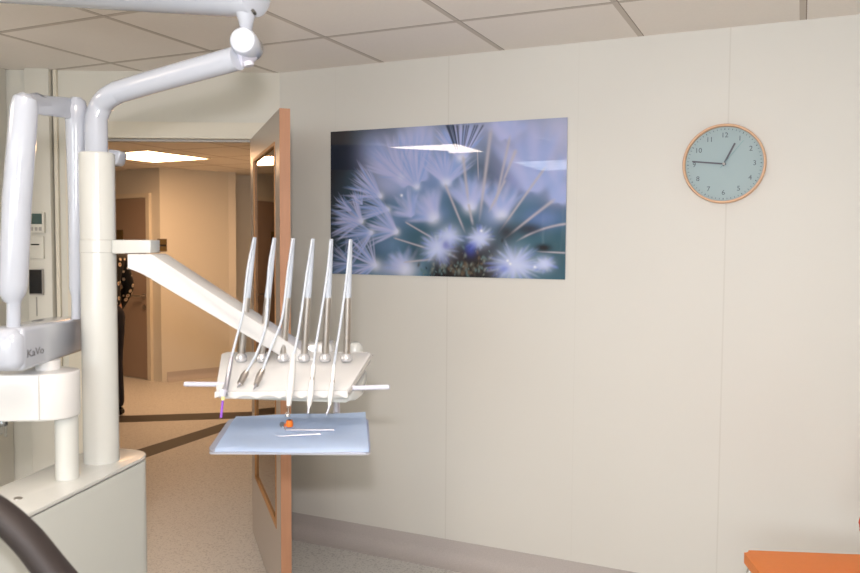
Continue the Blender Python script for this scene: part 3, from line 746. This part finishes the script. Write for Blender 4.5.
# bowl housing
bm = NB(); zt_ = at(30, 371.5, 1.86).z; zb_ = at(30, 417.5, 1.86).z
hc = at(74.5, 395, 1.86); rr_ = .06
pts = []
rgt = (hc-CP).dot(Rh); 
for k in range(13):
    t = R(-90+k*15); pts.append(cw(rgt-rr_+rr_*math.cos(t), 1.88+rr_*math.sin(t), zb_))
pts += [cw(rgt-.36, 1.94, zb_), cw(rgt-.36, 1.80, zb_)]
pts = [p for p in pts]
add_prism(bm, pts, Vector((0, 0, zt_-zb_)), .005, 3); bh = obj('bowl_housing', bm, M['white'], unit)
sp = at(39, 395, 1.819); bm = NB(); add_box(bm, (-.0007, -.0012, zb_+.004), (.0007, .0, zt_-.004), 0, rot_to(Rh, Fh, Zu, Vector((sp.x, sp.y, 0)))); obj('seam', bm, M['grey'], bh, False)
bm = NB(); p_ = at(66, 400, 1.885); add_tube(bm, [Vector((p_.x, p_.y, TOPZ+.0003)), Vector((p_.x, p_.y, zb_))], .0262, 28); obj('support_post', bm, M['cream'], bh)
bm = NB(); p_ = at(48, 372, 1.90); add_tube(bm, [Vector((p_.x, p_.y, zt_)), Vector((p_.x, p_.y, zt_+.022))], .028, 24); obj('swivel', bm, M['white'], bh)
bm = NB(); p_ = at(-1, 418, 1.86); add_tube(bm, [Vector((p_.x, p_.y, zb_)), Vector((p_.x, p_.y, zb_-.02))], [.02, .018], 20)
for k in range(4): 
    q = p_ + Rh*(-.012+.009*k); add_tube(bm, [Vector((q.x, q.y, zb_-.02)), Vector((q.x, q.y, zb_-.04-.006*(k % 2)))], .003, 8)
obj('cup_filler', bm, M['clear'], bh)
# inverted U arm
dA, dB = 1.76, 2.05
legA = [at(13.5, 326.5, dA), at(13.8, 303, dA), at(12.8, 300, dA), at(12.6, 294, dA), at(13.5, 285, dA), at(17, 200, dA), at(24, 108, dA), at(25.3, 98, dA), at(26.5, 93.5, dA)]
rA = [.0145, .0145, .020, .0265, .0295, .030, .0285, .024, .010]
bm = NB(); add_tube(bm, legA, rA, 28); ia = obj('folded_arm', bm, M['white2'], unit)
legB = [at(76, 319, dB), at(76, 297, dB), at(76, 294, dB), at(76, 288, dB), at(76, 200, dB), at(76, 130, dB), at(76, 108, dB), at(76, 101, dB), at(76, 97.5, dB)]
rB = [.011, .011, .013, .0165, .019, .0250, .0275, .023, .012]
bm = NB(); add_tube(bm, legB, rB, 28); obj('rear_tube', bm, M['white2'], ia)
bm = NB(); P = [at(27, 94, dA+.01), at(37, 93, 1.85), at(50, 100, 1.93), at(60, 97.5, 2.0), at(76, 98, dB), at(76, 117, dB), at(66, 116.5, 2.0), at(38, 113.5, 1.85), at(27, 112, dA+.01)]
add_prism(bm, [p-Fh*.018-Rh*.0 for p in P], Fh*.036, .006, 3); obj('bridge', bm, M['white2'], ia)

# ------------------------------------------------------------------ handpieces with their hoses
def handpiece(i, name, pts_hose, body, rad, m, label, extra=None):
    t_ = WTp[i]; m_ = WM[i]
    root = thing(name, body[-1], label, 'dental instrument', 'instruments resting on the console')
    h = [t_-Zu*.002-Fh*.006-Rh*.001] + [pts_hose[0]-Fh*.014-Rh*.003] + pts_hose[1:] + [body[0]]
    bm = NB(); add_tube(bm, bez(h, 8), .0032, 10); obj('hose', bm, M['hose'], root)
    bm = NB(); add_tube(bm, body, rad, 18); hb = obj('body', bm, m, root)
    if extra: extra(root, hb)
    return root
def ex0(r, hb):
    bm = NB(); add_tube(bm, [at(223, 390, 1.93), at(222.6, 396, 1.925), at(223, 398, 1.925)], [.010, .008, .004], 14); obj('head', bm, M['bar'], r)
    bm = NB(); add_tube(bm, [at(223.2, 396.5, 1.92), at(223, 400, 1.92)], .0045, 12); obj('collar', bm, M['yellow'], r)
    bm = NB(); add_tube(bm, [at(222.8, 400, 1.92), at(221, 417.5, 1.915)], [.0028, .0032], 10); obj('brush_tip', bm, M['purple'], r)
DX = 1.95
handpiece(0, 'polishing_handpiece', [at(250, 270, 2.05), at(243, 312, 2.03), at(236, 340, 2.0)], [at(231.5, 357, 1.985), at(229, 372, 1.965), at(226.5, 385, 1.95), at(224, 394, 1.93)], [.005, .006, .006, .0095], M['steelw'], 'grey handpiece with a purple brush tip at the left end of the console', ex0)
def tip(p, q, m='steelw', r=.003):
    def f(rt, hb):
        bm = NB(); add_tube(bm, [p, q], [r, r*.6], 10); obj('tip', bm, M[m], rt)
    return f
handpiece(1, 'air_coupling', [at(271, 270, 2.06), at(266.5, 320, 2.03), at(258, 350, 2.0)], [at(247, 371, 1.99), at(244, 376, 1.985), at(240, 384, 1.965)], [.0065, .009, .0075], M['steel'], 'second instrument from the left, a dark steel hose coupling lying tilted', tip(at(240, 384, 1.965), at(237.5, 387, 1.955)))
handpiece(2, 'air_coupling', [at(290, 272, 2.06), at(282, 318, 2.03), at(272, 345, 2.0)], [at(263, 369, 1.99), at(260, 375, 1.985), at(256, 385, 1.96)], [.006, .0088, .0065], M['steel'], 'third instrument from the left, a dark steel hose coupling with a pointed tip', tip(at(256, 385, 1.96), at(253.5, 389, 1.95)))
def ex3(r, hb):
    bm = NB(); add_tube(bm, [at(288.6, 406, 1.935), at(288, 412, 1.93), at(287.6, 416.5, 1.928)], [.004, .003, .007], 12); obj('nozzle', bm, M['clear'], r)
handpiece(3, 'syringe_handpiece', [at(309, 272, 2.06), at(301, 315, 2.03), at(297, 340, 2.0)], [at(293.5, 355, 1.99), at(292, 372, 1.96), at(290, 390, 1.945), at(288.7, 406, 1.935)], [.006, .0085, .0098, .005], M['white'], 'fourth instrument from the left, a thick plain white handpiece above the orange cap', ex3)
def ring_ex(c, c2, tp_, tq):
    def f(r, hb):
        bm = NB(); add_tube(bm, [c, c2], .0066, 14); obj('ring', bm, M['steel'], r)
        bm = NB(); add_tube(bm, [tp_, tq], [.0038, .0022], 10); obj('tip', bm, M['steelw'], r)
    return f
handpiece(4, 'curing_handpiece', [at(329, 274, 2.06), at(321, 315, 2.03), at(316, 345, 2.0)], [at(313.5, 365, 1.97), at(312, 380, 1.955), at(310.5, 395, 1.94), at(309, 406, 1.935)], [.0055, .0065, .008, .0055], M['white'], 'fifth instrument from the left, a white handpiece with a steel ring', ring_ex(at(312.3, 377, 1.956), at(312, 380, 1.955), at(309, 406, 1.935), at(308.3, 413, 1.93)))
handpiece(5, 'scaler_handpiece', [at(348.5, 275, 2.06), at(341, 320, 2.03), at(337, 345, 2.0)], [at(334, 365, 1.97), at(332.5, 382, 1.955), at(330.5, 396, 1.94), at(329.5, 406, 1.935)], [.005, .0062, .0068, .004], M['white'], 'rightmost instrument on the console, a slim white handpiece with a bent tip', ring_ex(at(332.7, 380, 1.956), at(332.5, 382.5, 1.955), at(329.5, 406, 1.935), at(326.5, 415, 1.93)))

# ------------------------------------------------------------------ tray, paper, tools
t00, t10, t11, t01 = att(208, 449.5), att(370.5, 450.5), att(368, 418.5), att(229, 419)
tray = thing('instrument_tray', Vector((*((t00+t11)/2).xy, HT-.01)), 'shallow steel tray hanging under the instrument console and covered with blue paper', 'tray')
bm = NB(); add_prism(bm, rnd([p-Zu*.012 for p in (t00, t10, t11, t01)], .012), Zu*.004, 0); obj('tray_base', bm, M['alu'], tray)
bm = NB(); P = rnd([t00, t10, t11, t01], .012); c_ = sum(P, Vector())/len(P); n = len(P)
def shr(p, k): q = p+(c_-p).normalized()*k; return q
rg = [[bm.verts.new(shr(p, .010)-Zu*.008) for p in P], [bm.verts.new(p+Zu*0) for p in P], [bm.verts.new(p-Zu*.0015) for p in P], [bm.verts.new(shr(p, .010)-Zu*.0100) for p in P]]
for a_, b_ in zip(rg, rg[1:]+[rg[0]]):
    for k in range(n): bm.faces.new((a_[k], a_[(k+1) % n], b_[(k+1) % n], b_[k]))
obj('tray_rim', bm, M['alu'], tray)
HZ = .0015
k00, k10, k11, k01 = att(214.5, 450.3, HZ), att(369, 450.8, HZ), att(365.5, 413.5, HZ), att(236, 416, HZ)
bm = NB(); NX, NY = 40, 24; vv = []
for j in range(NY+1):
    row = []
    for i in range(NX+1):
        a, b = i/NX, j/NY
        p = lerp(lerp(k00, k10, a), lerp(k01, k11, a), b)
        z = .0012*math.sin(a*9+b*4)+.001*math.sin(b*11)+.001
        z += .004*math.exp(-((b-1)/.06)**2)*(a)
        if j == 0: z -= .005
        row.append(bm.verts.new(p+Zu*z))
    vv.append(row)
for j in range(NY):
    for i in range(NX): bm.faces.new((vv[j][i], vv[j][i+1], vv[j+1][i+1], vv[j+1][i]))
bmesh.ops.solidify(bm, geom=bm.faces[:], thickness=.0006)
tag(obj('paper_cover', bm, M['cloth']), 'pale blue paper sheet laid over the tray', 'tray paper')
HI = HZ+.0045
o1 = att(289.5, 426.5, HI)
cap = thing('prophy_cup', o1, 'small orange cap standing on the blue paper', 'cap')
bm = NB(); add_tube(bm, [o1, o1+Zu*.006, o1+Zu*.017], [.0085, .0100, .008], 18); obj('cup', bm, M['capor'], cap)
bm = NB(); add_tube(bm, [o1+Zu*.0165, o1+Zu*.019], .0035, 12); obj('core', bm, M['gap'], cap)
p0, p1 = att(286, 430, HI), att(334, 430, HI)
mr = thing('dental_mirror', p0, 'steel dental mirror with a round head lying beside the orange cap', 'dental mirror')
bm = NB(); add_tube(bm, [p0, lerp(p0, p1, .3), p1], [.0022, .0030, .0028], 10); obj('handle', bm, M['steelw'], mr)
ph_ = att(282.5, 427, HI)+Zu*.005; bm = NB(); add_tube(bm, [p0, ph_], .0018, 8); dv = (Zu*.6-Fh*.6+Rh*.4).normalized(); add_tube(bm, [ph_, ph_+dv*.002], .0085, 20); obj('mirror_head', bm, M['chrome'], mr)
p0, p1 = att(276, 436.5, HI), att(321, 434, HI)
pb = thing('dental_probe', p0, 'slim steel probe lying on the blue paper nearest the tray front', 'dental probe')
bm = NB(); add_tube(bm, [lerp(p0, p1, .22), lerp(p0, p1, .5), p1], [.0016, .0024, .0022], 10); obj('handle', bm, M['steelw'], pb)
bm = NB(); add_tube(bm, [lerp(p0, p1, .22), lerp(p0, p1, .08), p0+Zu*.003], [.0014, .0009, .0005], 8); obj('hook', bm, M['steelw'], pb)

# ------------------------------------------------------------------ dark chair rest at the lower left
dc = [at(-70, 486, 1.33), at(-40, 493, 1.33), at(-5, 511, 1.33), at(25, 537, 1.33), at(52, 570, 1.33), at(82, 605, 1.33), at(125, 650, 1.32), at(170, 690, 1.3)]
ctr = sum(dc[:3], Vector())/3
gx = cw(-.42, 1.0, 0)
chb = thing('dental_chair', Vector((gx.x, gx.y, 0)), 'dark brown padded chair whose curved armrest fills the lower left corner', 'chair')
bm = NB(); add_tube(bm, bez(dc, 10), [.0225+.0005*k/7 for k in range(71)], 24, sx=1.25, sy=1.0)
obj('armrest', bm, M['leather'], chb)
lastp = dc[-1]
bm = NB(); sc2 = Vector((gx.x, gx.y, .50)); add_prism(bm, rnd([sc2+Rh*a-Fh*b for a, b in ((-.25, -.15), (.27, -.15), (.27, .35), (-.25, .35))], .08), Zu*.09, .02, 3); obj('seat', bm, M['leather'], chb)
bm = NB(); add_tube(bm, bez([lastp, lastp-Zu*.08+Rh*.01, Vector((lastp.x, lastp.y, .62)), sc2+Rh*.2+Fh*.02+Zu*.05], 6), .02, 14); obj('arm_support', bm, M['steel'], chb)
bm = NB(); bc = sc2-Fh*.1; add_tube(bm, [Vector((bc.x, bc.y, .03)), Vector((bc.x, bc.y, .50))], .04, 24); add_tube(bm, [Vector((bc.x, bc.y, 0)), Vector((bc.x, bc.y, .03)), Vector((bc.x, bc.y, .045))], [.24, .24, .10], 40); obj('base', bm, M['steel'], chb)

# ------------------------------------------------------------------ orange chair by the back wall
SZ = .47
oc = atz(749, 557, SZ); lat0 = (oc-CP).dot(Rh); dfar = (atz(762, 550, SZ)-CP).dot(Fh)
tc_ = R(5.0)
ux = (Rh*math.cos(tc_)-Fh*math.sin(tc_)); uy = (Fh*math.cos(tc_)+Rh*math.sin(tc_))
org = cw(lat0, dfar, 0)
def ch(x, y, z): return org+ux*x-uy*y+Zu*z        # x towards the backrest, y towards the camera
och = thing('orange_chair', ch(.22, .22, 0), 'orange upholstered chair with chrome legs standing against the back wall', 'chair')
bm = NB(); NXs, NYs = 18, 18; top = []
prof = []
LXs, LYs = .43, .46
def edge(a):  # rounded thickness profile 0..1
    return min(1, max(0, a))
bmx = NB()
add_prism(bmx, rnd([ch(0, 0, SZ-.034), ch(LXs, 0, SZ-.034), ch(LXs, LYs, SZ-.034), ch(0, LYs, SZ-.034)], .035, 9), Zu*.034, .013, 5)
seat = obj('seat', bmx, M['orange'], och)
bm = NB()
pb_ = at(857.5, 529, (ch(LXs, .03, 0)-CP).dot(Fh)); bx = (pb_-org).dot(ux); print('back', bx, pb_.z)
bz = pb_.z
bk0 = [ch(bx, .03, bz), ch(bx, LYs-.03, bz), ch(bx+.07, LYs-.03, bz+.31), ch(bx+.07, .03, bz+.31)]
add_prism(bm, rnd(bk0, .02, 6), ux*.035-Zu*.008, .012, 3); obj('backrest', bm, M['orange2'], och)
for y in (.045, LYs-.045):
    bm = NB(); add_tube(bm, bez([ch(.26, y, SZ-.046), ch(.075, y, SZ-.046), ch(.03, y, SZ-.052), ch(.010, y, SZ-.085), ch(-.015, y, 0)], 8), .010, 14); obj('leg', bm, M['chrome'], och)
    bm = NB(); add_tube(bm, bez([ch(.2, y, SZ-.046), ch(LXs-.05, y, SZ-.046), ch(LXs+.01, y, SZ-.08), ch(LXs+.05, y, 0)], 8), .010, 14); obj('leg', bm, M['chrome'], och)
    bm = NB(); add_tube(bm, bez([ch(LXs-.06, y, SZ-.046), ch(LXs+.01, y, SZ-.04), ch(bx+.047, y, bz+.01), ch(bx+.11, y, bz+.27)], 8), .009, 14); obj('back_tube', bm, M['chrome'], och)

# ------------------------------------------------------------------ person in the corridor
def skin_mesh(name, verts, edges, rads, m, parent, mw, root=0, lv=2):
    me = bpy.data.meshes.new(name); me.from_pydata([mw @ Vector(v) for v in verts], edges, [])
    o = bpy.data.objects.new(name, me); COL.objects.link(o)
    md = o.modifiers.new('s', 'SKIN'); md.use_smooth_shade = True
    for i, r in enumerate(rads):
        sv = me.skin_vertices[0].data[i]; sv.radius = r if isinstance(r, tuple) else (r, r); sv.use_root = (i == root)
    sb = o.modifiers.new('u', 'SUBSURF'); sb.levels = lv; sb.render_levels = lv
    dg = bpy.context.evaluated_depsgraph_get(); dg.update()
    me2 = bpy.data.meshes.new_from_object(o.evaluated_get(dg)); bpy.data.objects.remove(o)
    bm = bmesh.new(); bm.from_mesh(me2); bpy.data.meshes.remove(me2)
    return obj(name, bm, m, parent)
fp = atz(107, 417, 0); fp.z = 0
# local frame: x = facing direction (to the left of the photo, slightly away), y = her left side
fwd = (-Rh*math.cos(R(25))+Fh*math.sin(R(25))); lft = Zu.cross(fwd)
mwp = rot_to(fwd, lft, Zu, fp)
per = thing('person', fp, 'person in a black flowered blouse and dark trousers standing in the corridor', 'person')
H = 1.0
V = [(0, 0, .93), (0, 0, 1.05), (.005, 0, 1.18), (0, 0, 1.30), (0, 0, 1.39), (.015, 0, 1.46), (.03, 0, 1.53), (.03, 0, 1.60)]
E = [(0, 1), (1, 2), (2, 3), (3, 4), (4, 5), (5, 6), (6, 7)]
Rr = [(.12, .14), (.10, .12), (.10, .13), (.11, .14), (.06, .07), (.045, .045), (.075, .07), (.07, .062)]
def limb(pts, rads, start):
    i = start
    for p, r in zip(pts, rads):
        V.append(p); Rr.append(r); E.append((i, len(V)-1)); i = len(V)-1
    return i
for s in (1, -1):
    limb([(0, s*.09, .82), (.0, s*.095, .50), (-.03, s*.10, .09), (.06, s*.105, .04), (.14, s*.11, .03)], [.085, .056, .038, .036, .028], 0)
    e = limb([(0, s*.17, 1.36), (-.05, s*.215, 1.10), (.06, s*.20, .90), (.09, s*.19, .84), (.105, s*.185, .80)], [.05, .036, .026, .028, .024], 3)
    hd = (.105, s*.185, .80)
    for k, (dx, dz) in enumerate(((.025, -.055), (.010, -.065), (-.006, -.062), (-.02, -.05))):
        limb([(hd[0]+dx*.6, hd[1]*1.0, hd[2]-.03), (hd[0]+dx+.006, hd[1]-s*.008, hd[2]-.03+dz*.6), (hd[0]+dx+.012, hd[1]-s*.018, hd[2]-.03+dz)], [.009, .008, .007], e)
    limb([(hd[0]+.03, hd[1]-s*.01, hd[2]+.01), (hd[0]+.045, hd[1]-s*.018, hd[2]-.02)], [.010, .008], e-1)
body = skin_mesh('body', V, E, Rr, M['skin'], per, mwp)
# face, ears
for s in (1, -1):
    bm = NB(); add_ball(bm, mwp @ Vector((.098, s*.03, 1.575)), .011, 12); obj('eye', bm, M['black'], body)
    bm = NB(); add_ball(bm, mwp @ Vector((.03, s*.072, 1.56)), .02, 12, (.6, .5, 1)); obj('ear', bm, M['skin'], body)
bm = NB(); add_tube(bm, [mwp @ Vector((.10, 0, 1.585)), mwp @ Vector((.122, 0, 1.55)), mwp @ Vector((.103, 0, 1.54))], [.007, .012, .008], 10); obj('nose', bm, M['skin'], body)
bm = NB(); add_tube(bm, [mwp @ Vector((.098, -.022, 1.515)), mwp @ Vector((.106, 0, 1.515)), mwp @ Vector((.098, .022, 1.515))], [.003, .006, .003], 8); obj('mouth', bm, M['orange2'], body)
bm = NB(); add_ball(bm, mwp @ Vector((.008, 0, 1.60)), .088, 24, (1, .95, 1)); add_tube(bm, [mwp @ Vector((-.03, 0, 1.60)), mwp @ Vector((-.055, 0, 1.52)), mwp @ Vector((-.05, 0, 1.42))], [.07, .06, .03], 20); obj('hair', bm, M['hair'], per)
# blouse
V = [(0, 0, .90), (0, 0, 1.05), (.005, 0, 1.18), (0, 0, 1.30), (0, 0, 1.405)]; E = [(0, 1), (1, 2), (2, 3), (3, 4)]; Rr = [(.145, .16), (.12, .135), (.115, .145), (.125, .15), (.06, .075)]
for s in (1, -1): limb([(0, s*.17, 1.355), (-.05, s*.215, 1.10), (.03, s*.205, .96), (.08, s*.192, .87)], [.065, .056, .046, .036], 3)
skin_mesh('blouse', V, E, Rr, M['blouse'], per, mwp)
V = [(-.015, 0, .99), (-.025, 0, .90)]; E = [(0, 1)]; Rr = [(.11, .14), (.13, .145)]
for s in (1, -1): limb([(-.01, s*.085, .80), (.0, s*.092, .50), (-.03, s*.097, .055)], [.10, .07, .055], 1)
skin_mesh('trousers', V, E, Rr, M['navy'], per, mwp)
for s in (1, -1):
    bm = NB(); add_tube(bm, [mwp @ Vector((-.075, s*.105, .035)), mwp @ Vector((-.05, s*.105, .037)), mwp @ Vector((.04, s*.108, .036)), mwp @ Vector((.13, s*.112, .030)), mwp @ Vector((.17, s*.113, .026))], [.02, .036, .037, .030, .014], 16)
    obj('shoe', bm, M['black'], per)

# ------------------------------------------------------------------ light
w = bpy.data.worlds.new('world'); S.world = w; w.use_nodes = True
w.node_tree.nodes['Background'].inputs[0].default_value = (.5, .5, .5, 1); w.node_tree.nodes['Background'].inputs[1].default_value = 0.05
# fill lamp outside the added, unseen window, lifting the room's ambient light
wl = bpy.data.lights.new('added_window_light', 'AREA'); wl.shape = 'RECTANGLE'; wl.size = 2.8; wl.size_y = 1.3; wl.energy = 95; wl.color = (.90, .965, 1.0)
wo = bpy.data.objects.new('added_window_light', wl); COL.objects.link(wo); wo.location = (-.1, FY-.25, 1.48); wo.rotation_euler = (R(90), 0, 0)
wo.rotation_euler = (R(-90), 0, R(180))
wo.matrix_world = Matrix(((-1, 0, 0, -.1), (0, 0, -1, FY-.25), (0, -1, 0, 1.48), (0, 0, 0, 1)))
# the flash gun on the camera
ld = bpy.data.lights.new('camera_flash', 'AREA'); ld.shape = 'RECTANGLE'; ld.size = .075; ld.size_y = .05
ld.energy = 20; ld.color = (1.0, .965, .995); ld.spread = R(150)
fl = bpy.data.objects.new('camera_flash', ld); COL.objects.link(fl)
fpos = CP + Zu*.175 - Rh*.02
m = Matrix((Rh, (Zu*math.cos(R(-2))).normalized(), -Fh)).transposed().to_4x4(); m.translation = fpos; fl.matrix_world = m
for o in list(COL.objects):
    if '_o' in o.keys(): del o['_o']
